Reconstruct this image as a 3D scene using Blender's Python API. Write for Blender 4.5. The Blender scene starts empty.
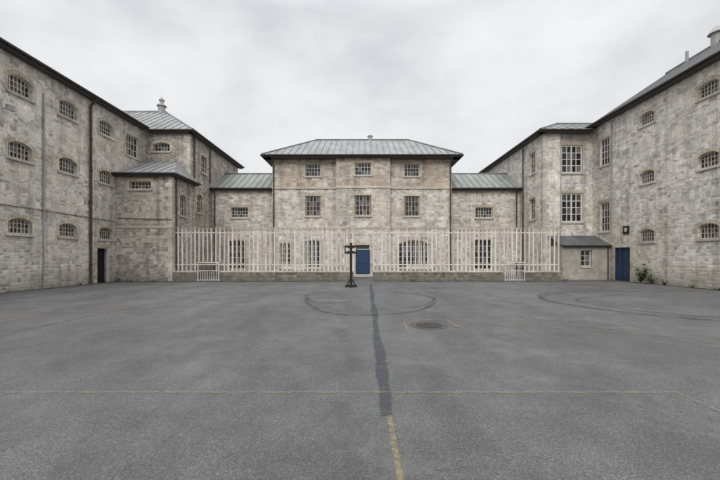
import bpy, math, random
from mathutils import Vector
random.seed(7)
R=math.radians
scene=bpy.context.scene

# ------------------------------------------------------------ node helpers
def newmat(name):
    m=bpy.data.materials.new(name); m.use_nodes=True
    nt=m.node_tree; nt.nodes.clear()
    return m,nt
class N:
    def __init__(s,nt): s.nt=nt
    def n(s,t,**k):
        x=s.nt.nodes.new(t)
        for a,b in k.items(): setattr(x,a,b)
        return x
    def l(s,a,b): s.nt.links.new(a,b)
    def put(s,sock,v):
        if hasattr(v,'is_linked') or isinstance(v,bpy.types.NodeSocket): s.l(v,sock)
        else: sock.default_value=v
    def m(s,op,a,b=0.0,c=None,clamp=False):
        x=s.n('ShaderNodeMath',operation=op); x.use_clamp=clamp
        s.put(x.inputs[0],a); s.put(x.inputs[1],b)
        if c is not None: s.put(x.inputs[2],c)
        return x.outputs[0]
    def mix(s,f,a,b,blend='MIX'):
        x=s.n('ShaderNodeMix',data_type='RGBA',blend_type=blend)
        s.put(x.inputs[0],f); s.put(x.inputs[6],a); s.put(x.inputs[7],b)
        return x.outputs[2]
    def ramp(s,f,stops,interp='LINEAR'):
        x=s.n('ShaderNodeValToRGB'); cr=x.color_ramp; cr.interpolation=interp
        while len(cr.elements)<len(stops): cr.elements.new(0.5)
        for e,(p,c) in zip(cr.elements,stops):
            e.position=p; e.color=(c,c,c,1) if not isinstance(c,tuple) else (c[0],c[1],c[2],1)
        s.put(x.inputs[0],f); return x.outputs[0]
    def noise(s,vec,scale,detail=4,rough=0.55,dim='3D'):
        x=s.n('ShaderNodeTexNoise'); x.noise_dimensions=dim
        x.inputs['Scale'].default_value=scale; x.inputs['Detail'].default_value=detail
        x.inputs['Roughness'].default_value=rough
        if dim=='1D': s.l(vec,x.inputs['W'])
        else: s.l(vec,x.inputs['Vector'])
        return x.outputs[0]
    def mapr(s,v,a,b,c,d):
        x=s.n('ShaderNodeMapRange'); s.put(x.inputs[0],v)
        for i,q in enumerate((a,b,c,d)): x.inputs[i+1].default_value=q
        return x.outputs[0]
    def vmul(s,vec,xyz):
        x=s.n('ShaderNodeVectorMath',operation='MULTIPLY'); s.l(vec,x.inputs[0]); x.inputs[1].default_value=xyz
        return x.outputs[0]
    def pos(s): return s.n('ShaderNodeNewGeometry').outputs['Position']
    def out(s,col,rough=0.8,height=None,bs=0.4,bd=0.02,metal=0.0,spec=0.4,alpha=None):
        p=s.n('ShaderNodeBsdfPrincipled'); o=s.n('ShaderNodeOutputMaterial')
        s.put(p.inputs['Base Color'],col); s.put(p.inputs['Roughness'],rough)
        s.put(p.inputs['Metallic'],metal); s.put(p.inputs['Specular IOR Level'],spec)
        if height is not None:
            b=s.n('ShaderNodeBump'); b.inputs['Strength'].default_value=bs; b.inputs['Distance'].default_value=bd
            s.l(height,b.inputs['Height']); s.l(b.outputs[0],p.inputs['Normal'])
        sh=p.outputs[0]
        if alpha is not None:
            t=s.n('ShaderNodeBsdfTransparent'); mx=s.n('ShaderNodeMixShader')
            s.l(alpha,mx.inputs[0]); s.l(t.outputs[0],mx.inputs[1]); s.l(sh,mx.inputs[2]); sh=mx.outputs[0]
        s.l(sh,o.inputs[0])
c4=lambda r,g,b:(r,g,b,1)

def stone_mat(name,stops,mortar,rows=7.0,lens=3.6,warm=(0.33,0.26,0.17),warm_amt=0.35,dirt_amt=0.5,mw=0.010,dark=.5,gain=1.0):
    m,nt=newmat(name); s=N(nt)
    uvn=s.n('ShaderNodeUVMap'); uv=uvn.outputs[0]
    P=s.pos()
    nz=s.n('ShaderNodeTexNoise'); nz.inputs['Scale'].default_value=5.0; nz.inputs['Detail'].default_value=5; nz.inputs['Roughness'].default_value=.65; s.l(uv,nz.inputs['Vector'])
    sub=s.n('ShaderNodeVectorMath',operation='SUBTRACT'); s.l(nz.outputs['Color'],sub.inputs[0]); sub.inputs[1].default_value=(.5,.5,.5)
    sc=s.vmul(sub.outputs[0],(0.24,0.16,0))
    ad=s.n('ShaderNodeVectorMath',operation='ADD'); s.l(uv,ad.inputs[0]); s.l(sc,ad.inputs[1])
    sp=s.n('ShaderNodeSeparateXYZ'); s.l(ad.outputs[0],sp.inputs[0]); u,v=sp.outputs[0],sp.outputs[1]
    n1=s.noise(v,1.7,2,0.5,'1D')
    vv=s.m('ADD',s.m('MULTIPLY',v,rows),s.m('MULTIPLY',n1,3.6))
    r=s.m('FLOOR',vv); fv=s.m('FRACT',vv)
    wn=s.n('ShaderNodeTexWhiteNoise'); wn.noise_dimensions='1D'; s.l(r,wn.inputs['W']); rnd=wn.outputs['Value']
    uu=s.m('ADD',s.m('MULTIPLY',u,s.m('ADD',s.m('MULTIPLY',rnd,3.2),lens-1.1)),s.m('MULTIPLY',r,37.31))
    v1=s.n('ShaderNodeTexVoronoi'); v1.voronoi_dimensions='1D'; v1.feature='F1'; v1.inputs['Scale'].default_value=1; s.l(uu,v1.inputs['W'])
    v2=s.n('ShaderNodeTexVoronoi'); v2.voronoi_dimensions='1D'; v2.feature='DISTANCE_TO_EDGE'; v2.inputs['Scale'].default_value=1; s.l(uu,v2.inputs['W'])
    cs=s.n('ShaderNodeSeparateXYZ'); s.l(v1.outputs['Color'],cs.inputs[0])
    ev=s.m('DIVIDE',s.m('MINIMUM',fv,s.m('SUBTRACT',1.0,fv)),rows)
    eu=s.m('DIVIDE',v2.outputs['Distance'],lens+0.8)
    e=s.m('MINIMUM',ev,eu)
    fine=s.noise(P,13,6,0.75)
    e=s.m('ADD',e,s.m('MULTIPLY',s.m('SUBTRACT',fine,.5),.04))
    mask=s.mapr(e,mw*0.2,mw*2.2,0,1)
    col=s.ramp(cs.outputs[0],stops)
    dk=s.m('MULTIPLY',s.mapr(cs.outputs[2],.80,.86,0,1),dark)
    col=s.mix(dk,col,c4(.20,.185,.16))
    col=s.mix(1.0,col,s.ramp(fine,[(0.28,0.50),(0.5,1.0),(0.72,1.34)]),'MULTIPLY')
    col=s.mix(s.m('MULTIPLY',mask,.9),mortar,col)
    pit=s.noise(P,24,3,.8)
    col=s.mix(s.ramp(pit,[(.60,0.0),(.72,.6)]),col,c4(.13,.12,.105))
    big=s.noise(P,0.33,5,0.62)
    col=s.mix(s.m('MULTIPLY',s.ramp(big,[(0.46,0.0),(0.68,1.0)]),warm_amt),col,s.mix(1.0,c4(*warm),s.ramp(fine,[(0.28,0.6),(0.72,1.3)]),'MULTIPLY'))
    st=s.noise(s.vmul(P,(2.2,2.2,0.13)),1.0,6,0.65)
    col=s.mix(dirt_amt,col,s.mix(1.0,col,s.ramp(st,[(0.30,0.36),(0.48,0.96),(0.7,1.12)]),'MULTIPLY'))
    mid=s.noise(P,1.3,5,0.65)
    col=s.mix(0.75,col,s.mix(1.0,col,s.ramp(mid,[(0.3,0.66),(0.7,1.24)]),'MULTIPLY'))
    col=s.mix(1.0,col,c4(gain,gain*1.005,gain*1.03),'MULTIPLY')
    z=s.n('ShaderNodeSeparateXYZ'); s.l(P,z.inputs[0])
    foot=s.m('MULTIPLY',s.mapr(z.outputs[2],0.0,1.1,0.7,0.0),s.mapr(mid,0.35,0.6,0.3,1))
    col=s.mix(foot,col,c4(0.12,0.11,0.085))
    h=s.m('ADD',s.m('MULTIPLY',mask,0.6),s.m('MULTIPLY',fine,0.8))
    h=s.m('ADD',h,s.m('MULTIPLY',cs.outputs[1],0.4))
    s.out(col,0.92,h,0.55,0.03,spec=0.25)
    return m
S=stone_mat
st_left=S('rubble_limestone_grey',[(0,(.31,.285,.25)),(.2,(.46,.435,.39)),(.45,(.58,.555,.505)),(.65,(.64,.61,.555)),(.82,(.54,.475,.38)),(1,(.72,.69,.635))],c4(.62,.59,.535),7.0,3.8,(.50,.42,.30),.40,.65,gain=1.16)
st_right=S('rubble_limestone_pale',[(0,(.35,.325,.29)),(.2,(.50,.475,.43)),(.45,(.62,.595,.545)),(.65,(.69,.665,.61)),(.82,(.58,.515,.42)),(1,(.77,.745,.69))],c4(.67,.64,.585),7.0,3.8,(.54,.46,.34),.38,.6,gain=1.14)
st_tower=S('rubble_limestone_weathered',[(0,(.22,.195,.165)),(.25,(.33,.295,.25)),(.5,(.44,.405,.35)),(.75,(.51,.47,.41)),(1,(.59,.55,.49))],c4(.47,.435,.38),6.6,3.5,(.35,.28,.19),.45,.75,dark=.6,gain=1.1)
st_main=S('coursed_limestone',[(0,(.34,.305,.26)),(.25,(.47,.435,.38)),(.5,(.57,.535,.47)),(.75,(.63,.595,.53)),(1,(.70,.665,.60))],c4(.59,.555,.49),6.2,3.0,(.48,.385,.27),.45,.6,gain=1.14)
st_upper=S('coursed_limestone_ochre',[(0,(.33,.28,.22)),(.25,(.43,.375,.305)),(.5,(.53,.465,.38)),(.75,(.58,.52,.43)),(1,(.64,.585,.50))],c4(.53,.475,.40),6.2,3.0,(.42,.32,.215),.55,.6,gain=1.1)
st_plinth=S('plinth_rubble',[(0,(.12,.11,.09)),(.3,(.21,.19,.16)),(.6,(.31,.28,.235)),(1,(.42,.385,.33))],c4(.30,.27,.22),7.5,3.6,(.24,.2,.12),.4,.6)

def island_mat(name,stops,rough=.85,nscale=9,amt=(0.68,1.2)):
    m,nt=newmat(name); s=N(nt)
    g=s.n('ShaderNodeNewGeometry'); col=s.ramp(g.outputs['Random Per Island'],stops)
    f=s.noise(g.outputs['Position'],nscale,5,.7)
    col=s.mix(1.0,col,s.ramp(f,[(0.3,amt[0]),(0.7,amt[1])]),'MULTIPLY')
    b=s.noise(g.outputs['Position'],1.1,4,.6)
    col=s.mix(0.6,col,s.mix(1.0,col,s.ramp(b,[(0.3,.6),(0.7,1.18)]),'MULTIPLY'))
    s.out(col,rough,f,.35,.01,spec=.25); return m
trim=island_mat('buff_dressed_stone',[(0,(.48,.41,.32)),(.5,(.57,.50,.405)),(1,(.66,.595,.50))])
quoin_m=island_mat('grey_dressed_stone',[(0,(.45,.415,.355)),(.5,(.55,.515,.45)),(1,(.63,.595,.53))])
sill_m=island_mat('sill_stone',[(0,(.47,.445,.395)),(1,(.59,.56,.51))])
render_m=island_mat('cement_render',[(0,(.42,.385,.33)),(1,(.48,.44,.38))],.9,3,(.7,1.15))
def plain(name,col,rough=.6,var=.2,metal=0,spec=.4,nscale=6,bs=.15):
    m,nt=newmat(name); s=N(nt); P=s.pos()
    f=s.noise(P,nscale,4,.65); b=s.noise(P,.8,3,.6)
    c=s.mix(1.0,c4(*col),s.ramp(f,[(0.25,1-var),(0.75,1+var)]),'MULTIPLY')
    c=s.mix(1.0,c,s.ramp(b,[(0.3,1-var),(0.7,1+var*.6)]),'MULTIPLY')
    s.out(c,rough,f,bs,.01,metal,spec); return m
def glass_mat():
    m,nt=newmat('window_glass'); s=N(nt)
    g=s.n('ShaderNodeNewGeometry')
    c=s.ramp(g.outputs['Random Per Island'],[(0,(.012,.014,.017)),(.55,(.03,.033,.036)),(1,(.17,.175,.18))])
    f=s.noise(g.outputs['Position'],2.5,2,.5)
    s.out(c,.12,f,.04,.02,spec=.4); return m
glass=glass_mat()
bar_m=plain('painted_bars_cream',(.54,.49,.42),.6,.2)
white_m=plain('white_painted_frame',(.66,.63,.58),.5,.12)
brownf=plain('stained_frame',(.38,.31,.26),.6,.2)
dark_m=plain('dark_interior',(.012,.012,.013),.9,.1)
gut_m=plain('black_gutter_paint',(.038,.034,.032),.45,.25)
soff_m=plain('soffit_board',(.07,.06,.054),.7,.2)
pipe_b=plain('brown_iron_pipe',(.075,.055,.046),.5,.3)
pipe_g=plain('grey_pipe',(.33,.325,.31),.5,.2)
blue_m=plain('blue_door_paint',(.020,.050,.115),.42,.15)
blue_d=plain('dark_blue_door_paint',(.022,.045,.085),.42,.15)
black_m=plain('black_painted_timber',(.012,.012,.012),.5,.3)
def fence_mat():
    m,nt=newmat('galvanised_cream_paint'); s=N(nt)
    g=s.n('ShaderNodeNewGeometry')
    c=s.ramp(g.outputs['Random Per Island'],[(0,(.52,.47,.43)),(.5,(.66,.61,.57)),(1,(.77,.73,.69))])
    f=s.noise(s.vmul(g.outputs['Position'],(6,6,1.2)),1,4,.65)
    c=s.mix(s.ramp(f,[(.54,0.0),(.72,.7)]),c,c4(.30,.17,.11))
    s.out(c,.55,spec=.4); return m
fence_m=fence_mat()
def metal_roof(name,a,b):
    m,nt=newmat(name); s=N(nt); P=s.pos()
    f=s.noise(s.vmul(P,(1.5,.5,.5)),1,5,.6); g=s.noise(P,5,4,.6)
    c=s.mix(s.ramp(f,[(.3,0.0),(.7,1.0)]),c4(*a),c4(*b)); c=s.mix(1.0,c,s.ramp(g,[(.3,.82),(.7,1.12)]),'MULTIPLY')
    s.out(c,.6,g,.1,.01,0.0,.4); return m
roof_main=metal_roof('lead_grey_roof',(.18,.182,.18),(.31,.312,.31))
roof_wing=metal_roof('weathered_green_roof',(.17,.185,.172),(.28,.295,.278))
roof_dark=metal_roof('slate_roof',(.065,.067,.07),(.15,.153,.158))
roof_rib=metal_roof('roof_batten_roll',(.12,.125,.125),(.19,.195,.195))

# ------------------------------------------------------------ mesh helpers
class MB:
    def __init__(s): s.v=[];s.f=[];s.uv=[]
    def face(s,pts,uvs=None,flip=False):
        i=len(s.v); s.v+= [tuple(p) for p in pts]; idx=list(range(i,i+len(pts)))
        if uvs is None: uvs=[(0,0)]*len(pts)
        if flip: idx=idx[::-1]; uvs=list(uvs)[::-1]
        s.f.append(idx); s.uv+=list(uvs)
    def hexa(s,p):
        i=len(s.v); s.v+=[tuple(q) for q in p]
        for f in ((0,3,2,1),(4,5,6,7),(0,1,5,4),(1,2,6,5),(2,3,7,6),(3,0,4,7)):
            s.f.append([i+k for k in f])
            for k in f:
                q=p[k]; s.uv.append((q[0]+q[1],q[2]))
    def box(s,x0,x1,y0,y1,z0,z1):
        s.hexa([(x0,y0,z0),(x1,y0,z0),(x1,y1,z0),(x0,y1,z0),(x0,y0,z1),(x1,y0,z1),(x1,y1,z1),(x0,y1,z1)])
    def cyl(s,p0,p1,r,n=10,r1=None,cap=True):
        p0=Vector(p0);p1=Vector(p1);d=(p1-p0).normalized()
        a=d.orthogonal().normalized();b=d.cross(a); r1=r if r1 is None else r1
        i=len(s.v)
        for k in range(n):
            t=2*math.pi*k/n; s.v.append(tuple(p0+(a*math.cos(t)+b*math.sin(t))*r))
        for k in range(n):
            t=2*math.pi*k/n; s.v.append(tuple(p1+(a*math.cos(t)+b*math.sin(t))*r1))
        for k in range(n):
            j=(k+1)%n; s.f.append([i+k,i+j,i+n+j,i+n+k]); s.uv+=[(0,0)]*4
        if cap:
            s.f.append([i+k for k in range(n)][::-1]); s.uv+=[(0,0)]*n
            s.f.append([i+n+k for k in range(n)]); s.uv+=[(0,0)]*n
    def make(s,name,mat,parent=None,smooth=False):
        if not s.f: return None
        me=bpy.data.meshes.new(name); me.from_pydata(s.v,[],s.f)
        ul=me.uv_layers.new(name='UVMap')
        for k,l in enumerate(ul.data): l.uv=s.uv[k]
        me.materials.append(mat); me.update()
        if smooth:
            for p in me.polygons: p.use_smooth=True
        o=bpy.data.objects.new(name,me); scene.collection.objects.link(o)
        if parent: o.parent=parent
        return o
def empty(name):
    o=bpy.data.objects.new(name,None); scene.collection.objects.link(o); o.empty_display_size=.5
    return o
class F:
    def __init__(s,o,d,n,uo=0):
        s.o=o;s.d=d;s.n=n;s.uo=uo
        s.flip=((d[1])*n[0]+(-d[0])*n[1])<0
    def p(s,u,w,z): return (s.o[0]+s.d[0]*u+s.n[0]*w, s.o[1]+s.d[1]*u+s.n[1]*w, z)
    def box(s,mb,u0,u1,w0,w1,z0,z1):
        mb.hexa([s.p(u0,w1,z0),s.p(u1,w1,z0),s.p(u1,w0,z0),s.p(u0,w0,z0),s.p(u0,w1,z1),s.p(u1,w1,z1),s.p(u1,w0,z1),s.p(u0,w0,z1)])
def arc(u0,u1,z1,a,n=8):
    c=(u1-u0)/2; Rr=(c*c+a*a)/(2*a); zc=z1-Rr; um=(u0+u1)/2; t=math.asin(min(1,c/Rr))
    return [(um+Rr*math.sin(-t+2*t*k/n), zc+Rr*math.cos(-t+2*t*k/n)) for k in range(n+1)],Rr,zc,um,t

class Bld:
    def __init__(s,name):
        s.e=empty(name); s.m={}
    def mb(s,name,mat):
        if name not in s.m: s.m[name]=(MB(),mat)
        return s.m[name][0]
    def done(s):
        for k,(mb,mat) in s.m.items(): mb.make(k,mat,s.e)
    def wall(s,fr,u0,u1,z0,z1,ops,mat,name='wall',depth=.28):
        mb=s.mb(name,mat)
        us=sorted(set([u0,u1]+[o[0] for o in ops]+[o[1] for o in ops]))
        zs=sorted(set([z0,z1]+[o[2] for o in ops]+[o[3] for o in ops]))
        U=lambda u:u+fr.uo
        def q(a,b,c,d):
            mb.face([fr.p(*a),fr.p(*b),fr.p(*c),fr.p(*d)],[(U(x[0])+x[1],x[2]) for x in (a,b,c,d)],fr.flip)
        for i in range(len(us)-1):
            for j in range(len(zs)-1):
                cu=(us[i]+us[i+1])/2; cz=(zs[j]+zs[j+1])/2
                if any(o[0]<cu<o[1] and o[2]<cz<o[3] for o in ops): continue
                if us[i]<u0-1e-6 or us[i+1]>u1+1e-6: continue
                q((us[i],0,zs[j]),(us[i+1],0,zs[j]),(us[i+1],0,zs[j+1]),(us[i],0,zs[j+1]))
        for o in ops:
            a0,a1,b0,b1=o[:4]; ar=o[4] if len(o)>4 else 0
            zt=b1-ar
            q((a0,0,b0),(a0,-depth,b0),(a0,-depth,zt),(a0,0,zt))
            q((a1,-depth,b0),(a1,0,b0),(a1,0,zt),(a1,-depth,zt))
            q((a0,0,b0),(a1,0,b0),(a1,-depth,b0),(a0,-depth,b0))
            if ar:
                pts,_,_,_,_=arc(a0,a1,b1,ar)
                for k in range(len(pts)-1):
                    (p,pz),(r,rz)=pts[k],pts[k+1]
                    q((p,0,pz),(r,0,rz),(r,0,b1),(p,0,b1))
                    q((p,-depth,pz),(r,-depth,rz),(r,0,rz),(p,0,pz))
            else:
                q((a0,-depth,b1),(a1,-depth,b1),(a1,0,b1),(a0,0,b1))
    def window(s,fr,o,nx=4,ny=3,fm=None,fw=.05,bw=.025,bars=0,set_=-.16,sur=True,tw=.12,sill=True,mull=()):
        a0,a1,b0,b1=o[:4]; ar=o[4] if len(o)>4 else 0
        fm=fm or bar_m
        g=s.mb('window_glass',glass)
        cols=[a0+fw+(a1-a0-2*fw)*k/nx for k in range(nx+1)]; rows=[b0+fw+(b1-b0-2*fw)*k/ny for k in range(ny+1)]
        for i in range(nx):
            for j in range(ny):
                t=[random.uniform(-.004,.004) for _ in range(3)]
                g.face([fr.p(cols[i],set_-.03+t[0],rows[j]),fr.p(cols[i+1],set_-.03+t[1],rows[j]),fr.p(cols[i+1],set_-.03+t[1]+t[2],rows[j+1]),fr.p(cols[i],set_-.03+t[0]+t[2],rows[j+1])],None,fr.flip)
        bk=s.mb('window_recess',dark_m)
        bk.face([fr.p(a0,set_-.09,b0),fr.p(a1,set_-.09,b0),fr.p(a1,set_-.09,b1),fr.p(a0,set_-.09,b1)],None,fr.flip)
        f=s.mb('window_frame_'+fm.name,fm)
        e=.001
        fr.box(f,a0+e,a0+fw,set_-.05,set_+.02,b0+e,b1-e); fr.box(f,a1-fw,a1-e,set_-.05,set_+.02,b0+e,b1-e)
        fr.box(f,a0+fw,a1-fw,set_-.05,set_+.02,b0+e,b0+fw); 
        fr.box(f,a0+fw,a1-fw,set_-.05,set_+.02,b1-fw,b1-e)
        if ar:
            pts,_,_,_,_=arc(a0+fw,a1-fw,b1-.01,ar*.95)
            for k in range(len(pts)-1):
                (p,pz),(r,rz)=pts[k],pts[k+1]
                f.hexa([fr.p(p,set_+.021,pz-fw),fr.p(r,set_+.021,rz-fw),fr.p(r,set_-.04,rz-fw),fr.p(p,set_-.04,pz-fw),fr.p(p,set_+.021,pz),fr.p(r,set_+.021,rz),fr.p(r,set_-.04,rz),fr.p(p,set_-.04,pz)])
        for k in range(1,nx):
            w=bw*(2.2 if k in mull else 1); fr.box(f,cols[k]-w/2,cols[k]+w/2,set_-.035,set_+.012,b0+fw,b1-fw)
        for k in range(1,ny):
            fr.box(f,a0+fw,a1-fw,set_-.033,set_+.008,rows[k]-bw/2,rows[k]+bw/2)
        if bars:
            B=s.mb('security_bars',bar_m)
            for k in range(bars):
                u=a0+(a1-a0)*(k+.5)/bars
                B.cyl(fr.p(u,-.05,b0+.002),fr.p(u,-.05,b1-.01),.013,6)
        if sur: s.surround(fr,o,tw,sill)
    def surround(s,fr,o,tw=.12,sill=True,pr=.012,jamb=True):
        a0,a1,b0,b1=o[:4]; ar=o[4] if len(o)>4 else 0
        T=s.mb('dressed_surround',trim); zt=b1-ar
        if jamb:
            n=max(2,round((zt-b0)/.24)); h=(zt-b0)/n
            for k in range(n):
                for sd in (0,1):
                    w=tw*(1.0 if (k+sd)%2 else 1.75)*random.uniform(.92,1.08)
                    u0,u1=(a0-w,a0) if sd==0 else (a1,a1+w)
                    fr.box(T,u0,u1,.001,pr+random.uniform(0,.006),b0+h*k+.005,b0+h*(k+1)-.005)
        if ar:
            pts,Rr,zc,um,t=arc(a0,a1,b1,ar); nn=9; t*=1.12
            for k in range(nn):
                x0=-t+2*t*k/nn+.008;x1=-t+2*t*(k+1)/nn-.008; ro=Rr+.18+random.uniform(-.02,.02); p2=pr+random.uniform(.002,.008)
                P=lambda r_,x_,w_: fr.p(um+r_*math.sin(x_),w_,zc+r_*math.cos(x_))
                T.hexa([P(Rr,x0,p2),P(Rr,x1,p2),P(Rr,x1,.001),P(Rr,x0,.001),P(ro,x0,p2),P(ro,x1,p2),P(ro,x1,.001),P(ro,x0,.001)])
        else:
            nn=max(1,int((a1-a0)/.5)); L=a1-a0+2*tw*1.3
            for k in range(nn):
                fr.box(T,a0-tw*1.3+L*k/nn+.004,a0-tw*1.3+L*(k+1)/nn-.004,.001,pr+.008,b1+.004,b1+.22)
        if sill:
            fr.box(s.mb('window_sill',sill_m),a0-.1,a1+.1,.001,.08,b0-.12,b0-.002)
    def quoins(s,x,y,sx,sy,z0,z1,mat=None):
        Q=s.mb('corner_quoins',mat or quoin_m); z=z0; k=0
        while z<z1-.05:
            h=random.uniform(.26,.36); zz=min(z+h,z1); la,lb=((.42,.24) if k%2 else (.24,.42))
            pr=.012+random.uniform(0,.006)
            xs=sorted((x-sx*pr,x+sx*la)); ys=sorted((y-sy*pr,y+sy*lb))
            Q.box(xs[0],xs[1],ys[0],ys[1],z+.005,zz-.005); z=zz;k+=1
    def slope(s,A,B,C,D,mat,spacing=.6,name='roof',rib=.035,ribmat=None):
        A,B,C,D=map(Vector,(A,B,C,D)); mb=s.mb(name,mat)
        nrm=(B-A).cross(D-A).normalized()
        if nrm.z<0: nrm=-nrm
        fl=((B-A).cross(D-A)).z<0
        mb.face([A,B,C,D],[(0,0)]*4,fl)
        if spacing:
            e=(B-A).normalized(); L=(B-A).length
            up=(D-A)-e*((D-A).dot(e)); a=(D-A).dot(e); b=(B-C).dot(e)
            r=s.mb('roof_battens',ribmat or roof_rib); n=int(L/spacing)
            for k in range(1,n):
                x=L*k/n; tt=1
                if a>.01: tt=min(tt,x/a)
                if b>.01: tt=min(tt,(L-x)/b)
                p0=A+e*x; p1=p0+up*tt; w=e*.025; h=nrm*rib
                r.hexa([p0-w-h*.3,p0+w-h*.3,p1+w-h*.3,p1-w-h*.3,p0-w+h,p0+w+h,p1+w+h,p1-w+h])
    def eave(s,p0,p1,inw,depth=.4,z=None):
        p0=Vector(p0);p1=Vector(p1);i=Vector((inw[0],inw[1],0))
        g=s.mb('gutter',gut_m); d=Vector((0,0,-.05))
        g.cyl(p0+d-i*.06,p1+d-i*.06,.07,10)
        f=s.mb('fascia',soff_m)
        q=lambda p,w,h:p+i*w+Vector((0,0,h))
        f.hexa([q(p0,.02,-.2),q(p1,.02,-.2),q(p1,.05,-.2),q(p0,.05,-.2),q(p0,.02,-.01),q(p1,.02,-.01),q(p1,.05,-.01),q(p0,.05,-.01)])
        f.face([q(p0,.05,-.19),q(p1,.05,-.19),q(p1,depth,-.19),q(p0,depth,-.19)])
    def pipe(s,pts,r=.05,mat=None,name='downpipe',br=None):
        mb=s.mb(name,mat or pipe_b)
        for a,b in zip(pts,pts[1:]): mb.cyl(a,b,r,10)
        a,b=Vector(pts[0]),Vector(pts[-1])
        if br and abs(a.z-b.z)>2:
            z=min(a.z,b.z)+1.0
            while z<max(a.z,b.z):
                mb.cyl((b.x,b.y,z),(b.x,b.y,z+.09),r*1.35,10); z+=1.8

# ============================================================ LEFT CELL BLOCK
b=Bld('prison_cell_block')
XL=-15.6; HL=10.75
fl=F((XL,0),(0,1),(1,0),0)
ops=[];col=[-12.9,-10.3,-7.7,-5.1,-2.5,0.1,2.7,5.3,7.9,10.4,12.95,15.53,18.05,20.72]
for y in col:
    w=.55
    for z0,z1 in ((2.62,3.34),(6.02,6.80),(8.95,9.80)):
        ops.append((y-w,y+w,z0,z1,.20))
t4=(22.5,23.75,8.35,9.75)
dr=(20.0,20.95,0,2.12)
b.wall(fl,-20,24.5,0,HL,ops+[t4,dr],st_left)
for o in ops: b.window(fl,o,6,3,bar_m,.04,.028,0,-.15)
b.window(fl,t4,4,3,white_m,.06,.035,0,-.12)
b.surround(fl,dr,.14,False)
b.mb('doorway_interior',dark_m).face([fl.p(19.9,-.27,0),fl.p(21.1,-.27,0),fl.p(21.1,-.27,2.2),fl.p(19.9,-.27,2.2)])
d=b.mb('door_frame',white_m)
fl.box(d,20.001,20.06,-.12,-.02,.001,2.06);fl.box(d,20.89,20.949,-.12,-.02,.001,2.06);fl.box(d,20.001,20.949,-.12,-.02,2.061,2.119)
b.slope((XL+.4,-20.4,HL),(XL+.4,24.2,HL),(-20.6,24.2,HL+2.45),(-20.6,-20.4,HL+2.45),roof_dark,.8)
b.slope((-26,-20.4,HL),(-26,24.2,HL),(-20.6,24.2,HL+2.45),(-20.6,-20.4,HL+2.45),roof_dark,0)
b.eave((XL+.4,-20.4,HL),(XL+.4,24.12,HL),(-1,0),.42)
b.pipe([(XL+.45,19.45,HL-.1),(XL+.10,19.45,HL-.55),(XL+.10,19.45,.05)],.065,pipe_b,br=1)
b.pipe([(XL+.05,16.62,HL-1.2),(XL+.05,16.62,.02)],.035,pipe_g,'conduit',br=1)
b.pipe([(XL+.04,-20,3.86),(XL+.04,16.6,3.83),(XL+.04,21.4,3.78)],.018,pipe_b,'cable')
b.pipe([(XL+.04,14.2,4.9),(XL+.04,14.2,3.86)],.018,pipe_b,'cable')
b.mb('wall_junction_box',pipe_g).box(XL+.001,XL+.14,14.1,14.32,4.9,5.2)
L_=b.mb('floodlight',pipe_g); L_.cyl((XL,14.75,8.0),(XL+.3,14.75,8.05),.02,6); L_.box(XL+.28,XL+.40,14.6,14.9,7.92,8.14)
b.mb('wall_back',st_left).box(-26,-25.6,-20,24.5,0,HL)
b.mb('wall_end',st_left).box(-25.6,-15.9,-20,-19.7,0,HL)
b.done()

# ============================================================ LEFT TOWER BLOCK
b=Bld('stone_stair_block')
HT=10.6; YT=24.5; XT=-12.4
ff=F((0,YT),(1,0),(0,-1),40)
o1=(-15.05,-13.85,9.15,9.78,.16)
b.wall(ff,-15.6,XT,0,HT,[o1],st_tower); b.window(ff,o1,5,2,bar_m,.045,.03)
fs=F((XT,0),(0,1),(1,0),80)
so=[(25.5,26.4,4.9,6.3,.18),(26.2,27.1,8.1,9.4)]
b.wall(fs,YT,34,0,HT,so,st_tower)
for o in so: b.window(fs,o,3,3,white_m,.05,.03)
b.quoins(XT,YT,-1,1,.0,HT-.05)
ex=XT+.4; ey=YT-.35; rz=HT+3.4
b.slope((-22,ey,HT),(ex,ey,HT),(-16.9,29.25,rz),(-22,29.25,rz),roof_main,.55)
b.slope((ex,ey,HT),(ex,34.4,HT),(-16.9,29.25,rz),(-16.9,29.25,rz),roof_main,.55)
b.slope((ex,34.4,HT),(-22,34.4,HT),(-22,29.25,rz),(-16.9,29.25,rz),roof_main,0)
b.eave((-15.2,ey,HT),(ex,ey,HT),(0,1),.36); b.eave((ex,ey,HT),(ex,34.4,HT),(-1,0),.42)
rr=b.mb('ridge_roll',roof_main); rr.cyl((-22,29.25,rz+.02),(-16.9,29.25,rz+.02),.09); rr.cyl((-16.9,29.25,rz+.02),(ex,ey,HT+.02),.07)
b.pipe([(XT+.1,YT+.5,HT-.2),(XT+.1,YT+.5,.02)],.055,pipe_b,br=1)
b.pipe([(XT+.08,27.6,HT-.3),(XT+.08,27.6,7.5)],.05,pipe_b)
v=b.mb('roof_vent',pipe_g)
v.cyl((-17.2,29.2,rz-.3),(-17.2,29.2,rz+.45),.28,16); v.cyl((-17.2,29.2,rz+.45),(-17.2,29.2,rz+.6),.40,16,.30); v.cyl((-17.2,29.2,rz+.6),(-17.2,29.2,rz+.95),.16,12); v.cyl((-17.2,29.2,rz+.95),(-17.2,29.2,rz+1.25),.24,12,.05)
b.done()

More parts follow.
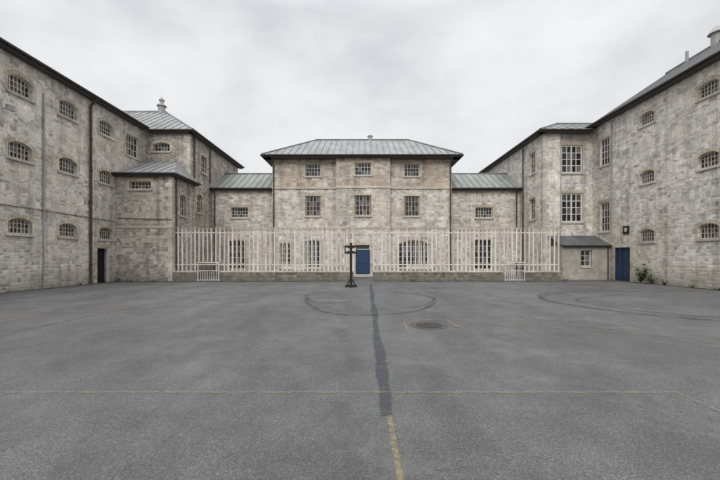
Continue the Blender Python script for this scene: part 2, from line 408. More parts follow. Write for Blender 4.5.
# annexe in front of it
b=Bld('stone_annexe')
HA=6.8; XA=-12.0; YA=21.5
fa=F((0,YA),(1,0),(0,-1),120)
o=(-14.7,-13.35,5.85,6.32)
b.wall(fa,-15.6,XA,0,HA,[o],st_tower); b.window(fa,o,6,2,bar_m,.04,.03)
fas=F((XA,0),(0,1),(1,0),150)
so=(22.4,23.2,4.3,5.7,.15)
b.wall(fas,YA,YT,0,HA,[so],st_tower); b.window(fas,so,3,3,white_m,.05,.03)
b.wall(F((0,YT),(1,0),(0,-1),0),XT+.001,XA,0,HA,[],st_tower,'return_wall')
b.quoins(XA,YA,-1,1,0,HA-.05)
ex=XA+.3; ey=YA-.3; rz=8.45
b.slope((-15.59,ey,HA),(ex,ey,HA),(-13.3,YT-.01,rz),(-15.59,YT-.01,rz),roof_main,.55)
b.slope((ex,ey,HA),(ex,YT-.01,HA),(-13.3,YT-.01,rz),(-13.3,YT-.01,rz),roof_main,.55)
b.eave((-15.58,ey,HA),(ex,ey,HA),(0,1),.3); b.eave((ex,ey,HA),(ex,YT-.02,HA),(-1,0),.3)
b.pipe([(XA+.09,YA+.35,HA-.2),(XA+.09,YA+.35,.02)],.05,pipe_b,br=1)
b.pipe([(-15.5,YA-.05,4.0),(XA,YA-.05,3.9)],.02,pipe_b,'cable')
fa.box(b.mb('string_course',quoin_m),-15.59,XA+.03,.001,.04,3.38,3.5)
b.done()

# ============================================================ MAIN BUILDING
b=Bld('prison_administration_building')
YM=27.0; HM=9.45
fm=F((0,YM),(1,0),(0,-1),200)
low=[(-4.52,-3.25,.65,2.85,.08),(-6.5,-5.6,.65,2.6),(2.9,5.4,.65,2.85,.3)]
mid=[(-4.5,-3.28,4.78,6.36),(3.35,4.57,4.78,6.36)]
top=[(-4.5,-3.28,7.95,8.92),(3.35,4.57,7.95,8.92)]
zs=7.0
for a,c in ((-7.1,-2.0),(2.2,7.1)):
    w=lambda L:[o for o in L if a<o[0]<c]
    b.wall(fm,a,c,0,zs,w(low)+w(mid),st_main); b.wall(fm,a,c,zs,HM,w(top),st_upper,'wall_upper')
fc=F((0,YM-.35),(1,0),(0,-1),230)
dm=(-.5,.62,0,2.45); cm=(-.58,.72,4.78,6.36); ct=(-.58,.72,7.95,8.92)
b.wall(fc,-2.0,2.2,0,zs,[dm,cm],st_main); b.wall(fc,-2.0,2.2,zs,HM,[ct],st_upper,'wall_upper')
for x,n in ((-2.0,-1),(2.2,1)):
    f2=F((x,0),(0,1),(n,0),5); b.wall(f2,YM-.35,YM,0,zs,[],st_main); b.wall(f2,YM-.35,YM,zs,HM,[],st_upper,'wall_upper')
for x,n in ((-7.1,-1),(7.1,1)):
    b.wall(F((x,0),(0,1),(n,0),5),YM,35.5,0,HM,[],st_main)
b.wall(F((0,35.5),(1,0),(0,1),5),-7.1,7.1,0,HM,[],st_main)
for o in mid: b.window(fm,o,4,4,brownf,.07,.035,5,-.14,tw=.2,mull=(2,))
b.window(fc,cm,4,4,brownf,.07,.035,5,-.14,tw=.2,mull=(2,))
for o in top: b.window(fm,o,5,3,white_m,.05,.025,0,-.12,tw=.17)
b.window(fc,ct,5,3,white_m,.05,.025,0,-.12,tw=.17)
b.window(fm,low[0],4,5,white_m,.06,.03,0,tw=.18); b.window(fm,low[1],3,5,white_m,.06,.03,0,tw=.16); b.window(fm,low[2],8,5,white_m,.07,.03,0,tw=.2,mull=(2,6))
b.surround(fc,dm,.2,False)
D=b.mb('entrance_door',blue_m)
fc.box(D,-.499,.619,-.16,-.12,.02,2.1)
for uu0,uu1 in ((-.40,.02),(.10,.52)):
    for z0,z1 in ((.25,.95),(1.05,1.95)): fc.box(D,uu0,uu1,-.119,-.1,z0,z1)
fc.box(b.mb('door_fanlight',glass),-.45,.57,-.15,-.14,2.16,2.42)
W=b.mb('door_frame',white_m); fc.box(W,-.499,-.451,-.12,-.05,2.1,2.449); fc.box(W,.571,.619,-.12,-.05,2.1,2.449); fc.box(W,-.45,.57,-.12,-.05,2.1,2.159)
fc.box(b.mb('door_step',sill_m),-.9,1.0,.001,.6,.004,.16)
q=b.mb('string_course',trim)
fm.box(q,-7.13,-2.001,.001,.07,zs-.08,zs+.08); fm.box(q,2.201,7.13,.001,.07,zs-.08,zs+.08); fc.box(q,-2.06,2.26,.001,.07,zs-.08,zs+.08)
fm.box(q,-7.13,-2.001,.001,.04,3.75,3.88); fm.box(q,2.201,7.13,.001,.04,3.75,3.88); fc.box(q,-2.05,2.25,.001,.04,3.75,3.88)
b.quoins(-7.1,YM,1,1,0,HM-.2); b.quoins(7.1,YM,-1,1,0,HM-.2)
b.quoins(-2.0,YM-.35,1,1,0,HM-.2,trim); b.quoins(2.2,YM-.35,-1,1,0,HM-.2,trim)
e=7.75; ey=YM-.75; by=36.1; yr=31.4; rz=HM+2.85
b.slope((-e,ey,HM),(e,ey,HM),(4.3,yr,rz),(-4.2,yr,rz),roof_main,.5)
b.slope((e,ey,HM),(e,by,HM),(4.3,yr,rz),(4.3,yr,rz),roof_main,.6)
b.slope((-e,ey,HM),(-e,by,HM),(-4.2,yr,rz),(-4.2,yr,rz),roof_main,.6)
b.slope((-e,by,HM),(e,by,HM),(4.3,yr,rz),(-4.2,yr,rz),roof_main,0)
b.eave((-e,ey,HM),(e,ey,HM),(0,1),.75); b.eave((-e,ey,HM),(-e,by,HM),(1,0),.65); b.eave((e,ey,HM),(e,by,HM),(-1,0),.65)
rr=b.mb('ridge_roll',roof_rib); rr.cyl((-4.2,yr,rz+.03),(4.3,yr,rz+.03),.08); rr.cyl((-4.2,yr,rz+.03),(-e,ey,HM+.03),.07); rr.cyl((4.3,yr,rz+.03),(e,ey,HM+.03),.07)
v=b.mb('ridge_vent',pipe_g); v.cyl((.75,yr,rz-.1),(.75,yr,rz+.35),.2,12); v.cyl((.75,yr,rz+.35),(.75,yr,rz+.48),.28,12,.1)
for x in (-7.0,7.0): b.pipe([(x,ey,HM-.1),(x,YM-.1,HM-.7),(x,YM-.1,.02)],.055,pipe_b,br=1)
b.done()

# ============================================================ LINK WINGS
YW=28.0; HW=7.15
def wing(x0,x1,ou,ol,px):
    b=Bld('prison_link_wing')
    f=F((0,YW),(1,0),(0,-1),300+x0)
    b.wall(f,x0,x1,0,HW,[ou]+ol,st_main)
    b.window(f,ou,6,3,white_m,.05,.025,0,tw=.2)
    for o in ol: b.window(f,o,4,5,white_m,.06,.03,0,tw=.18)
    f.box(b.mb('string_course',trim),x0,x1,.001,.04,3.75,3.88)
    b.slope((x0,YW-.35,HW),(x1,YW-.35,HW),(x1,YW+2.7,HW+1.85),(x0,YW+2.7,HW+1.85),roof_wing,.5)
    b.slope((x0,YW+5.7,HW),(x1,YW+5.7,HW),(x1,YW+2.7,HW+1.85),(x0,YW+2.7,HW+1.85),roof_wing,0)
    b.mb('ridge_roll',roof_rib).cyl((x0,YW+2.7,HW+1.88),(x1,YW+2.7,HW+1.88),.08)
    b.eave((x0,YW-.35,HW),(x1,YW-.35,HW),(0,1),.35)
    b.pipe([(px,YW-.4,HW-.1),(px,YW-.08,HW-.5),(px,YW-.08,.02)],.05,pipe_b,br=1)
    b.done()
wing(-12.39,-7.12,(-10.8,-9.4,4.75,5.6),[(-11.0,-9.55,.5,2.9,.12)],-12.1)
wing(7.12,13.04,(9.35,10.75,4.75,5.6),[(9.2,10.7,.5,2.95)],12.7)

# ============================================================ RIGHT STAIR BLOCK
b=Bld('stone_stair_block')
YR=24.8; XR=13.05; XRW=16.8
f=F((0,YR),(1,0),(0,-1),400)
o=[(14.55,16.1,7.66,9.7),(14.55,16.1,4.08,6.2)]
b.wall(f,14.3,XRW,0,HT,o,st_right)
for k in o: b.window(f,k,4,4,white_m,.09,.05,0,-.1,tw=.12,mull=(2,))
f3=F((0,YR-.3),(1,0),(0,-1),430); b.wall(f3,XR,14.3,0,HT,[],st_right)
b.wall(F((14.3,0),(0,1),(1,0),3),YR-.3,YR,0,HT,[],st_right)
fs=F((XR,0),(0,1),(-1,0),460); so=[(25.6,26.5,7.9,9.5),(25.6,26.5,4.4,6.0)]
b.wall(fs,YR-.3,38,0,HT,so,st_main)
for k in so: b.window(fs,k,3,4,white_m,.06,.03)
b.quoins(XR,YR-.3,1,1,0,HT-.05)
ex=XR-.4; ey=YR-.7; rz=12.55
b.slope((ex,ey,HT),(22,ey,HT),(22,28.2,rz),(16.1,28.2,rz),roof_main,.6)
b.slope((ex,ey,HT),(ex,38.4,HT),(16.1,38.4,rz),(16.1,28.2,rz),roof_main,.6)
b.mb('roof',roof_main).face([(16.1,28.2,rz),(22,28.2,rz),(22,38.4,rz),(16.1,38.4,rz)])
b.eave((ex,ey,HT),(16.4,ey,HT),(0,1),.5); b.eave((ex,ey,HT),(ex,38.4,HT),(1,0),.4)
rr=b.mb('ridge_roll',roof_rib); rr.cyl((16.1,28.2,rz+.02),(22,28.2,rz+.02),.09); rr.cyl((16.1,28.2,rz+.02),(ex,ey,HT+.02),.07)
b.pipe([(XR-.09,27.4,HT-.3),(XR-.09,27.4,.02)],.05,pipe_b,br=1)
b.pipe([(14.42,YR-.1,HT-.3),(14.42,YR-.1,3.1)],.045,pipe_g,'waste_pipe',br=1)
b.done()

# lean-to
b=Bld('lean_to_shed')
f=F((0,23.0),(1,0),(0,-1),0)
o=(14.8,15.55,.9,2.0)
b.wall(f,13.55,16.79,0,2.3,[o],render_m); b.window(f,o,2,3,white_m,.06,.03,sur=False); f.box(b.mb('window_sill',sill_m),14.75,15.6,.001,.06,.8,.89)
b.wall(F((13.55,0),(0,1),(-1,0),0),23.0,24.5,0,2.3,[],render_m)
b.slope((13.4,22.8,2.32),(16.79,22.8,2.32),(16.79,24.48,3.05),(13.4,24.48,3.05),roof_dark,0)
b.mb('roof_cheek',soff_m).face([(13.55,23.0,2.3),(13.55,24.5,2.3),(13.55,24.5,3.0)])
b.mb('gutter',gut_m).cyl((13.4,22.76,2.28),(16.7,22.76,2.28),.05)
b.mb('fascia',soff_m).box(13.41,16.78,22.81,22.84,2.2,2.31)
b.pipe([(16.6,22.92,2.25),(16.6,22.92,.02)],.035,pipe_b)
b.done()

# ============================================================ RIGHT CELL BLOCK
b=Bld('prison_cell_block')
HR=11.0
fr=F((XRW,0),(0,1),(-1,0),600)
ops=[]
for y in [-11.2,-7.7,-4.3,-.8,2.7,6.1,9.6,13.05,16.5,20.05]:
    w=.52
    for z0,z1 in ((2.45,3.2),(5.92,6.66),(9.38,10.1)): ops.append((y-w,y+w,z0,z1,.18))
tall=[(23.1,24.0,7.9,9.75),(23.1,24.0,3.3,5.3)]
dr=(21.3,22.6,0,2.15)
b.wall(fr,-20,24.8,0,HR,ops+tall+[dr],st_right)
for o in ops: b.window(fr,o,6,3,bar_m,.04,.028,0,-.15)
for o in tall: b.window(fr,o,3,4,white_m,.07,.04,0,-.1,tw=.16)
b.surround(fr,dr,.14,False)
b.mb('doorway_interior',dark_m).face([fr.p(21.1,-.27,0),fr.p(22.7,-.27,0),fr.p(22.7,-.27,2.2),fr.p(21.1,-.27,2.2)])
D=b.mb('blue_door',blue_d)
fr.box(D,21.38,22.1,-.14,-.10,.01,2.06)
for z0,z1 in ((.2,.9),(1.05,1.95)): fr.box(D,21.47,22.01,-.099,-.085,z0,z1)
W=b.mb('blue_door_frame',blue_m)
fr.box(W,21.301,21.379,-.15,-.02,.005,2.149); fr.box(W,22.1,22.17,-.15,-.02,.005,2.149); fr.box(W,22.53,22.599,-.15,-.02,.005,2.149); fr.box(W,21.38,22.099,-.15,-.02,2.07,2.149); fr.box(W,22.171,22.529,-.15,-.02,2.07,2.149)
fr.box(b.mb('door_side_light',glass),22.171,22.529,-.1,-.09,.9,2.06); fr.box(W,22.171,22.529,-.14,-.06,.005,.899)
b.slope((XRW-.4,-20.4,HR),(XRW-.4,24.9,HR),(22.3,24.9,HR+3.95),(22.3,-20.4,HR+3.95),roof_dark,.8)
b.slope((28.2,-20.4,HR),(28.2,24.9,HR),(22.3,24.9,HR+3.95),(22.3,-20.4,HR+3.95),roof_dark,0)
b.eave((XRW-.4,-20.4,HR),(XRW-.4,24.9,HR),(1,0),.42)
b.mb('ridge_roll',roof_rib).cyl((22.3,-20.4,HR+3.97),(22.3,24.9,HR+3.97),.1)
b.mb('wall_back',st_right).box(27.4,27.8,-20,24.8,0,HR); b.mb('gable_wall',st_right).face([(17,24.85,HR-.2),(27.8,24.85,HR-.2),(22.3,24.85,HR+3.8)])
v=b.mb('roof_vent',pipe_g)
v.cyl((22.3,21.4,HR+3.7),(22.3,21.4,HR+4.6),.26,16); v.cyl((22.3,21.4,HR+4.6),(22.3,21.4,HR+4.75),.42,16,.34); v.cyl((22.3,21.4,HR+4.75),(22.3,21.4,HR+5.05),.34,16,.1)
v.cyl((21.6,22.6,HR+3.2),(21.6,22.6,HR+4.2),.09,12)
S2=b.mb('wall_sign',black_m); fr.box(S2,21.35,21.85,.01,.05,3.0,3.5)
S3=b.mb('sign_panel_disc',sill_m); S3.cyl(fr.p(21.6,.051,3.27),fr.p(21.6,.056,3.27),.14,20)
fr.box(b.mb('rendered_patch',render_m),14.0,15.9,.002,.02,.01,1.35)
b.pipe([(XRW-.05,22.85,2.6),(XRW-.05,22.85,HR-.3)],.04,pipe_g,'conduit',br=1)
b.done()

# ============================================================ FENCE
e=empty('palisade_fence')
YF=21.8
pl=MB(); rails=MB(); posts=MB(); plin=MB(); cop=MB()
def pale(x,y,z0,z1):
    w=.05; lean=random.uniform(-.010,.010)
    prof=[(-w,.0),(-w*.45,-.022),(0,-.008),(w*.45,-.022),(w,.0)]
    i=len(pl.v); n=len(prof)
    def ring(z,fl=0,off=0):
        for px,py in prof: pl.v.append((x+px*(1+fl)+lean*(z-z0),y+py+off,z))
    ring(z0); ring(z1-.28); 
    for k in range(n-1): pl.f.append([i+k,i+k+1,i+n+k+1,i+n+k]); pl.uv+=[(0,0)]*4
    j=len(pl.v)
    for px,py in prof: pl.v.append((x+px*1.15+lean*(z1-z0),y+py-.05,z1-.12))
    for k in range(n-1): pl.f.append([i+n+k,i+n+k+1,j+k+1,j+k]); pl.uv+=[(0,0)]*4
    t=len(pl.v)
    pl.v+=[(x-w*1.7,y-.10,z1-.02),(x,y-.12,z1),(x+w*1.7,y-.10,z1-.02)]
    for a,c,d in ((j,j+1,t),(j+1,j+2,t+1),(j+2,j+3,t+1),(j+3,j+4,t+2)): pl.f.append([a,c,d]); pl.uv+=[(0,0)]*3
segs=[(-12.3,-10.45),(-9.0,-.55),(.72,9.0),(10.35,12.6)]
gates=[(-10.45,-9.0),(9.0,10.35)]
for a,c in segs:
    plin.box(a,c,YF-.2,YF+.2,0,.56)
    x=a-.02
    while x<c:
        x2=min(x+random.uniform(.7,1.1),c+.02); cop.box(x+.004,x2-.004,YF-.24,YF+.24,.562,.64+random.uniform(-.008,.008)); x=x2
allspan=[(-12.3,-.55),(.72,12.6)]
for a,c in allspan:
    n=round((c-a)/.27)
    for k in range(n+1):
        x=a+(c-a)*k/n
        low_=.62
        for g0,g1 in gates:
            if g0<x<g1: low_=1.25
        pale(x+random.uniform(-.014,.014),YF-.02,low_,3.5+random.uniform(-.03,.03))
    for z in (1.05 ,3.1):
        rails.box(a,c,YF+.003,YF+.05,z-.03,z+.03)
    n=round((c-a)/2.7)
    for k in range(n+1):
        x=a+(c-a)*k/n
        posts.box(x-.04,x+.04,YF+.052,YF+.13,.6,3.42)
pl.make('pales',fence_m,e); rails.make('rails',fence_m,e); posts.make('posts',fence_m,e)
plin.make('plinth_wall',st_plinth,e); cop.make('plinth_coping',quoin_m,e)
for g0,g1 in gates:
    ge=empty('low_white_gate'); g=MB(); y0,y1=YF-.3,YF-.25
    g.box(g0+.04,g0+.09,y0,y1,.01,1.22); g.box(g1-.09,g1-.04,y0,y1,.01,1.22); g.box(g0+.09,g1-.09,y0,y1,1.17,1.22)
    g.box(g0+.09,g1-.09,y0+.004,y1-.004,.66,.70); g.box(g0+.09,g1-.09,y0+.004,y1-.004,.06,.10)
    g.make('gate_frame',white_m,ge)
    h=MB()
    for k in range(1,9):
        x=g0+.09+(g1-g0-.18)*k/9; h.box(x-.016,x+.016,y0+.01,y1-.01,.101,.659)
    h.make('gate_bars',fence_m,ge)
for x in (-5.0,4.2):
    be=empty('white_bench'); g=MB(); y=24.3
    for k in range(3): g.box(x-.9,x+.9,y+.16*k,y+.16*k+.13,.44,.48)
    for k in range(2): g.box(x-.9,x+.9,y+.5,y+.53,.62+.16*k,.74+.16*k)
    g.make('slats',white_m,be); g=MB()
    for xx in (x-.75,x+.7):
        g.box(xx,xx+.05,y+.02,y+.07,0,.438); g.box(xx,xx+.05,y+.40,y+.45,0,.438); g.box(xx,xx+.05,y+.532,y+.57,0,.92)
    g.make('legs',white_m,be)

# ============================================================ PILLORY
pe=empty('wooden_pillory'); g=MB(); px,py=-.56,17.5
g.box(px-.30,px+.30,py-.07,py+.07,.01,.11); g.box(px-.07,px+.07,py-.32,py-.071,.01,.10); g.box(px-.07,px+.07,py+.071,py+.32,.01,.10)
g.box(px-.065,px+.065,py-.065,py+.065,.111,2.28)
for sx in (-1,1):
    a=Vector((px+sx*.22,py,.11)); c=Vector((px+sx*.06,py,.38)); g.cyl(a,c,.03,6)
g.make('post_and_base',black_m,pe)
def plank(z0,z1,hole_top):
    g=MB(); W=.33; n=60; 
    def cut(x):
        r=0
        for c,rad in ((-.22,.05),(.22,.05)):
            if abs(x-c)<rad: r=max(r,math.sqrt(rad*rad-(x-c)**2))
        return r
    for k in range(n):
        x0=-W+2*W*k/n; x1=-W+2*W*(k+1)/n
        a,c=(cut(x0),cut(x1))
        if hole_top: q=[z0,z0,z1-a,z1-c]
        else: q=[z0+a,z0+c,z1,z1]
        ya,yb=py-.115,py-.066
        g.hexa([(px+x0,ya,q[0]),(px+x1,ya,q[1]),(px+x1,yb,q[1]),(px+x0,yb,q[0]),(px+x0,ya,q[2]),(px+x1,ya,q[3]),(px+x1,yb,q[3]),(px+x0,yb,q[2])])
    return g
plank(1.72,1.86,True).make('lower_board',black_m,pe)
plank(1.99,2.14,False).make('upper_board',black_m,pe)
g=MB(); g.box(px-.33,px-.28,py-.064,py-.02,1.75,2.12); g.box(px+.28,px+.33,py-.064,py-.02,1.75,2.12); g.make('cleats',black_m,pe)

# ============================================================ GROUND
m,nt=newmat('asphalt'); s=N(nt); P=s.pos()
f1=s.noise(P,45,5,.75); f2=s.noise(P,.22,5,.6); f3=s.noise(P,1.7,6,.7); 
vo=s.n('ShaderNodeTexVoronoi'); vo.inputs['Scale'].default_value=105; s.l(P,vo.inputs['Vector'])
vs=s.n('ShaderNodeSeparateXYZ'); s.l(vo.outputs['Color'],vs.inputs[0])
c=s.ramp(vs.outputs[0],[(0,(.074,.074,.076)),(.5,(.104,.1035,.104)),(.9,(.134,.133,.132)),(1,(.18,.177,.173))])
c=s.mix(1.0,c,s.ramp(f1,[(.3,.76),(.7,1.24)]),'MULTIPLY')
c=s.mix(1.0,c,s.ramp(f2,[(.3,.78),(.7,1.22)]),'MULTIPLY')
c=s.mix(1.0,c,s.ramp(f3,[(.3,.82),(.7,1.15)]),'MULTIPLY')
f5=s.noise(s.vmul(P,(.9,.12,1)),1,4,.55)
c=s.mix(1.0,c,s.ramp(f5,[(.35,.90),(.6,1.08)]),'MULTIPLY')
f6=s.noise(P,.55,7,.72)
c=s.mix(s.ramp(f6,[(.52,0.0),(.68,.6)]),c,c4(.17,.168,.163))
f7=s.noise(P,.8,7,.75)
c=s.mix(s.ramp(f7,[(.32,.55),(.46,0.0)]),c,c4(.058,.058,.06))
v3=s.n('ShaderNodeTexVoronoi'); v3.inputs['Scale'].default_value=1.1; s.l(P,v3.inputs['Vector'])
v3s=s.n('ShaderNodeSeparateXYZ'); s.l(v3.outputs['Color'],v3s.inputs[0])
sp=s.m('MULTIPLY',s.mapr(v3.outputs['Distance'],.02,.05,.5,0),s.mapr(v3s.outputs[0],.5,.7,0,1))
c=s.mix(sp,c,c4(.05,.05,.05))
nd=s.n('ShaderNodeTexNoise'); nd.inputs['Scale'].default_value=1.2; nd.inputs['Detail'].default_value=5; s.l(P,nd.inputs['Vector'])
av=s.n('ShaderNodeVectorMath',operation='ADD'); s.l(P,av.inputs[0]); s.l(nd.outputs['Color'],av.inputs[1])
v4=s.n('ShaderNodeTexVoronoi'); v4.feature='DISTANCE_TO_EDGE'; v4.inputs['Scale'].default_value=.22; s.l(av.outputs[0],v4.inputs['Vector'])
cr=s.m('MULTIPLY',s.mapr(v4.outputs['Distance'],.0,.0022,1,0),s.ramp(f2,[(.45,0.0),(.6,.6)]))
c=s.mix(cr,c,c4(.04,.04,.04))
hh=s.m('ADD',s.m('MULTIPLY',vs.outputs[1],.5),f1)
s.out(c,.85,hh,.45,.006,spec=.3)
asph=m
g=MB(); g.face([(-400,-400,0),(400,-400,0),(400,400,0),(-400,400,0)]); g.make('ground',asph)
def decal(name,col,lo,hi,scale=6,amax=.8,rough=.8,stretch=(1,1,1)):
    m,nt=newmat(name); s=N(nt); P=s.pos()
    f=s.noise(s.vmul(P,stretch),scale,6,.7); 
    uvn=s.n('ShaderNodeUVMap'); sx=s.n('ShaderNodeSeparateXYZ'); s.l(uvn.outputs[0],sx.inputs[0])
    edge=s.m('SUBTRACT',1.0,s.m('ABSOLUTE',s.m('SUBTRACT',s.m('MULTIPLY',sx.outputs[0],2.0),1.0)))
    edge=s.mapr(s.m('ADD',edge,s.m('MULTIPLY',s.m('SUBTRACT',f,.5),.9)),.05,.35,0,1)
    a=s.m('MULTIPLY',s.m('MULTIPLY',s.ramp(f,[(lo,0.0),(hi,1.0)]),amax),edge)
    s.out(c4(*col),rough,spec=.3,alpha=a); return m
yel=decal('worn_yellow_paint',(.36,.295,.16),.34,.62,11,.62)
yel2=decal('very_worn_yellow_paint',(.30,.25,.15),.34,.62,7,.52)
tar=decal('tar_seal',(.060,.067,.080),.28,.54,5,.70,.6)
tar2=decal('old_tar_crack_seal',(.055,.057,.060),.34,.56,4,.55,.6)
skid=decal('tyre_mark',(.05,.05,.052),.34,.66,2.2,.55)
dirt=decal('wall_foot_dirt',(.085,.075,.055),.36,.62,2.5,.8)
lz=[.004]
def strip(name,pts,w,mat,wj=0):
    g=MB(); z=lz[0]; lz[0]+=.0006
    L=len(pts); left=[];right=[]
    for k,p in enumerate(pts):
        a=Vector(pts[max(0,k-1)]);c=Vector(pts[min(L-1,k+1)]); d=(c-a).normalized(); n=Vector((-d.y,d.x))
        ww=(w(k/(L-1)) if callable(w) else w)/2*(1+random.uniform(-wj,wj)); left.append((p[0]+n.x*ww,p[1]+n.y*ww,z)); right.append((p[0]-n.x*ww,p[1]-n.y*ww,z))
    for k in range(L-1): g.face([right[k],right[k+1],left[k+1],left[k]],[(1,k),(1,k+1),(0,k+1),(0,k)])
    return g.make(name,mat)
def seg(a,c,n=12,j=0):
    return [(a[0]+(c[0]-a[0])*k/n+random.uniform(-j,j),a[1]+(c[1]-a[1])*k/n) for k in range(n+1)]
def wav(a,c,n,am,sd):
    return [(a[0]+(c[0]-a[0])*k/n+am*(math.sin(k*.31+sd)+.6*math.sin(k*.83+sd*2)),a[1]+(c[1]-a[1])*k/n+am*math.sin(k*.45+sd)) for k in range(n+1)]
strip('tar_seam',wav((.50,19.4),(.25,3.38),70,.012,1),lambda t:.18-.01*t+.03*math.sin(t*23),tar,.18)
strip('tar_crack_seal',wav((-14.5,15.2),(-1.2,14.1),50,.06,2),.07,tar2,.3)
strip('tar_crack_seal',wav((1.5,16.6),(15.5,17.3),50,.06,4),.07,tar2,.3)
strip('tar_crack_seal',wav((-6.2,20.8),(-7.4,6.2),50,.06,5),.05,tar2,.3)
strip('tar_crack_seal',wav((6.4,9.4),(14.5,8.1),40,.05,7),.05,tar2,.3)
strip('yellow_court_line',seg((.27,3.4),(.30,-3.0)),.06,yel)
strip('yellow_court_line',seg((-9,3.98),(3.7,3.98)),.055,yel2)
strip('yellow_court_line',seg((3.67,3.95),(3.67,-4)),.055,yel2)
strip('yellow_court_line',seg((3.2,8.0),(7.2,6.3)),.06,yel2)
strip('yellow_court_line',seg((-9.6,8.1),(-6.3,12.6)),.09,yel2)
strip('yellow_court_line',seg((-13,9.5),(-3,9.9)),.08,yel2)
def circ(cx,cy,rx,ry,a0,a1,n=60,j=.03,ph=0,am=0):
    return [((cx+(rx+am*math.sin(3*R(a0+(a1-a0)*k/n)+ph))*math.cos(R(a0+(a1-a0)*k/n))),(cy+(ry+am*math.sin(2*R(a0+(a1-a0)*k/n)+ph))*math.sin(R(a0+(a1-a0)*k/n)))) for k in range(n+1)]
strip('tyre_skid_mark',circ(.3,12.2,2.3,3.0,-190,60,am=.18),.18,skid,.2)
strip('tyre_skid_mark',circ(-1.0,13.4,1.2,1.9,70,300,am=.15),.14,skid,.3)
strip('tyre_skid_mark',circ(1.1,12.6,1.6,2.2,-110,120,am=.2),.10,skid,.3)
strip('tyre_skid_mark',circ(11.2,11.6,4.6,3.7,60,330,am=.12),.22,skid,.2)
strip('tyre_skid_mark',circ(11.6,11.9,4.9,4.1,90,300,am=.1),.16,skid,.2)
strip('tyre_skid_mark',circ(11.0,11.2,3.4,2.7,100,290,am=.2),.14,skid,.3)
strip('wall_foot_dirt',seg((XL+.22,-5),(XL+.22,21.4)),.6,dirt,.2)
strip('wall_foot_dirt',seg((XRW-.22,-5),(XRW-.22,22.9)),.6,dirt,.2)
strip('wall_foot_dirt',seg((-15.5,21.3),(-.6,21.45)),.5,dirt,.2)
strip('wall_foot_dirt',seg((.8,21.45),(16.6,21.45)),.5,dirt,.2)
m,nt=newmat('patch_asphalt'); s=N(nt); P=s.pos(); f=s.noise(P,30,5,.7); s.out(s.ramp(f,[(.3,(.04,.04,.042)),(.7,(.095,.095,.097))]),.8,f,.4,.01); pm=m
ge=empty('drain_cover')
n=28; g=MB(); g.face([(1.55+(.44+.03*math.sin(k*1.9))*math.cos(6.2832*k/n),7.85+(.46+.03*math.sin(k*2.3))*math.sin(6.2832*k/n),.005) for k in range(n)]); g.make('surrounding_patch',pm,ge)
g=MB(); g.cyl((1.55,7.82,.006),(1.55,7.82,.014),.30,28); g.make('cover_plate',gut_m,ge)
g=MB()
for i in range(-3,4):
    for j in range(-3,4):
        if i*i+j*j<11: g.box(1.55+i*.075-.022,1.55+i*.075+.022,7.82+j*.075-.022,7.82+j*.075+.022,.0145,.019)
g.make('cover_studs',pipe_b,ge)
strip('yellow_paint_outline',seg((.98,7.3),(1.0,8.1)),.06,yel); strip('yellow_paint_outline',seg((2.14,7.6),(2.1,8.4)),.06,yel)
strip('yellow_paint_outline',seg((1.5,8.47),(2.1,8.45)),.06,yel2)

# ============================================================ WEEDS
lm,nt=newmat('weed_leaf'); s=N(nt); g_=s.n('ShaderNodeNewGeometry')
s.out(s.ramp(g_.outputs['Random Per Island'],[(0,(.04,.075,.02)),(.6,(.075,.13,.035)),(1,(.14,.17,.055))]),.7)
sm=plain('weed_stem',(.10,.11,.05),.8,.2)
def weed(x,y,h,r,n):
    e=empty('weed_plant'); L=MB(); T=MB()
    for k in range(max(3,n//6)):
        a=random.uniform(0,6.28); q_=random.uniform(.3,1); tip=Vector((x+math.cos(a)*r*q_,y+math.sin(a)*r*q_,h*random.uniform(.5,1)))
        T.cyl((x,y,0),tip,.008,5,.003)
        for q in range(12):
            t=random.uniform(.15,1); p=Vector((x,y,0)).lerp(tip,t); an=random.uniform(0,6.28); l=random.uniform(.06,.14)*(.6+h)
            d=Vector((math.cos(an),math.sin(an),random.uniform(-.2,.7))).normalized()*l; w=d.cross(Vector((0,0,1))).normalized()*l*.3
            L.face([p,p+d*.5+w,p+d,p+d*.5-w])
    L.make('leaves',lm,e); T.make('stems',sm,e)
for x,y,h,r,n in ((16.4,20.0,1.15,.38,130),(16.45,19.3,.6,.35,80),(16.4,18.4,.4,.3,50),(16.55,17.0,.2,.3,24),(16.5,15.8,.2,.4,30),(-15.3,21.2,.35,.25,30),(-14.4,21.2,.18,.3,24),(-13.0,21.25,.15,.3,20),(-15.35,18.6,.2,.2,20),(3.2,21.4,.22,.3,24),(-7.4,21.4,.15,.3,20),(12.9,21.6,.3,.25,30)):
    weed(x,y,h,r,n)

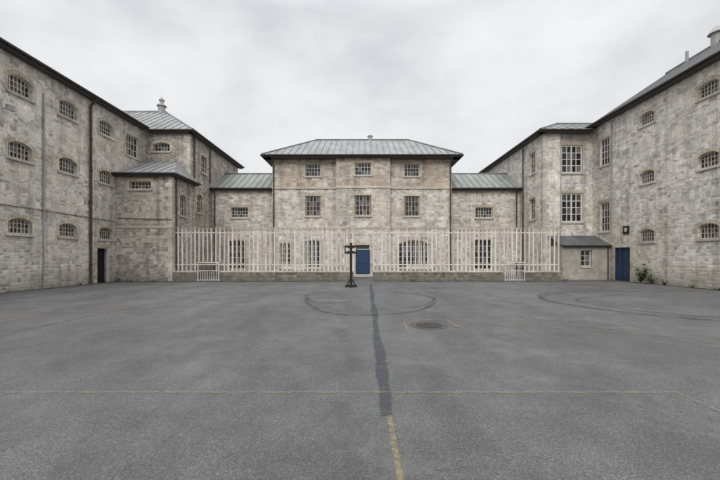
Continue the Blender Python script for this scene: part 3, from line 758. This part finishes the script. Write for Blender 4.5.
# ============================================================ SKY / LIGHT / CAMERA
w=bpy.data.worlds.new("World"); scene.world=w; w.use_nodes=True; nt=w.node_tree; nt.nodes.clear(); s=N(nt)
EL,AZ=36,192
sky=s.n('ShaderNodeTexSky'); sky.sky_type='NISHITA'; sky.sun_disc=False; sky.sun_elevation=R(EL); sky.sun_rotation=R(AZ)
tc=s.n('ShaderNodeTexCoord'); sp=s.n('ShaderNodeSeparateXYZ'); s.l(tc.outputs['Generated'],sp.inputs[0])
vec=s.vmul(tc.outputs['Generated'],(1,1,1.9))
n1=s.noise(vec,3.0,7,.56); n2=s.noise(vec,1.3,3,.5)
cl=s.m('ADD',s.m('MULTIPLY',n1,.6),s.m('MULTIPLY',n2,.4))
ccol=s.ramp(cl,[(.38,(.68,.695,.725)),(.46,(.78,.79,.81)),(.53,(.86,.865,.875)),(.62,(.93,.93,.935))])
boost=s.mapr(sp.outputs[2],.58,1.0,10.1,34.0)
x=s.n('ShaderNodeVectorMath',operation='SCALE'); s.l(ccol,x.inputs[0]); s.l(boost,x.inputs[3])
mx=s.mix(.95,sky.outputs[0],x.outputs[0])
bg=s.n('ShaderNodeBackground'); bg.inputs[1].default_value=.1; s.l(mx,bg.inputs[0]); o=s.n('ShaderNodeOutputWorld'); s.l(bg.outputs[0],o.inputs[0])
sd=bpy.data.lights.new('sun','SUN'); sd.energy=1.45; sd.angle=R(30); sd.color=(1,.98,.95)
so=bpy.data.objects.new('sun',sd); scene.collection.objects.link(so)
dirv=Vector((math.sin(R(AZ))*math.cos(R(EL)),math.cos(R(AZ))*math.cos(R(EL)),math.sin(R(EL))))
so.rotation_euler=dirv.to_track_quat('Z','Y').to_euler(); so.location=(0,-10,30)
cd=bpy.data.cameras.new('camera'); cd.lens=17; cd.sensor_width=36; cd.shift_x=-2/720; cd.shift_y=16/720; cd.clip_end=2000
co=bpy.data.objects.new('camera',cd); scene.collection.objects.link(co); co.location=(0,0,1.6); co.rotation_euler=(R(90),0,0); scene.camera=co
scene.view_settings.view_transform='Standard'; scene.view_settings.look='None'; scene.view_settings.exposure=0
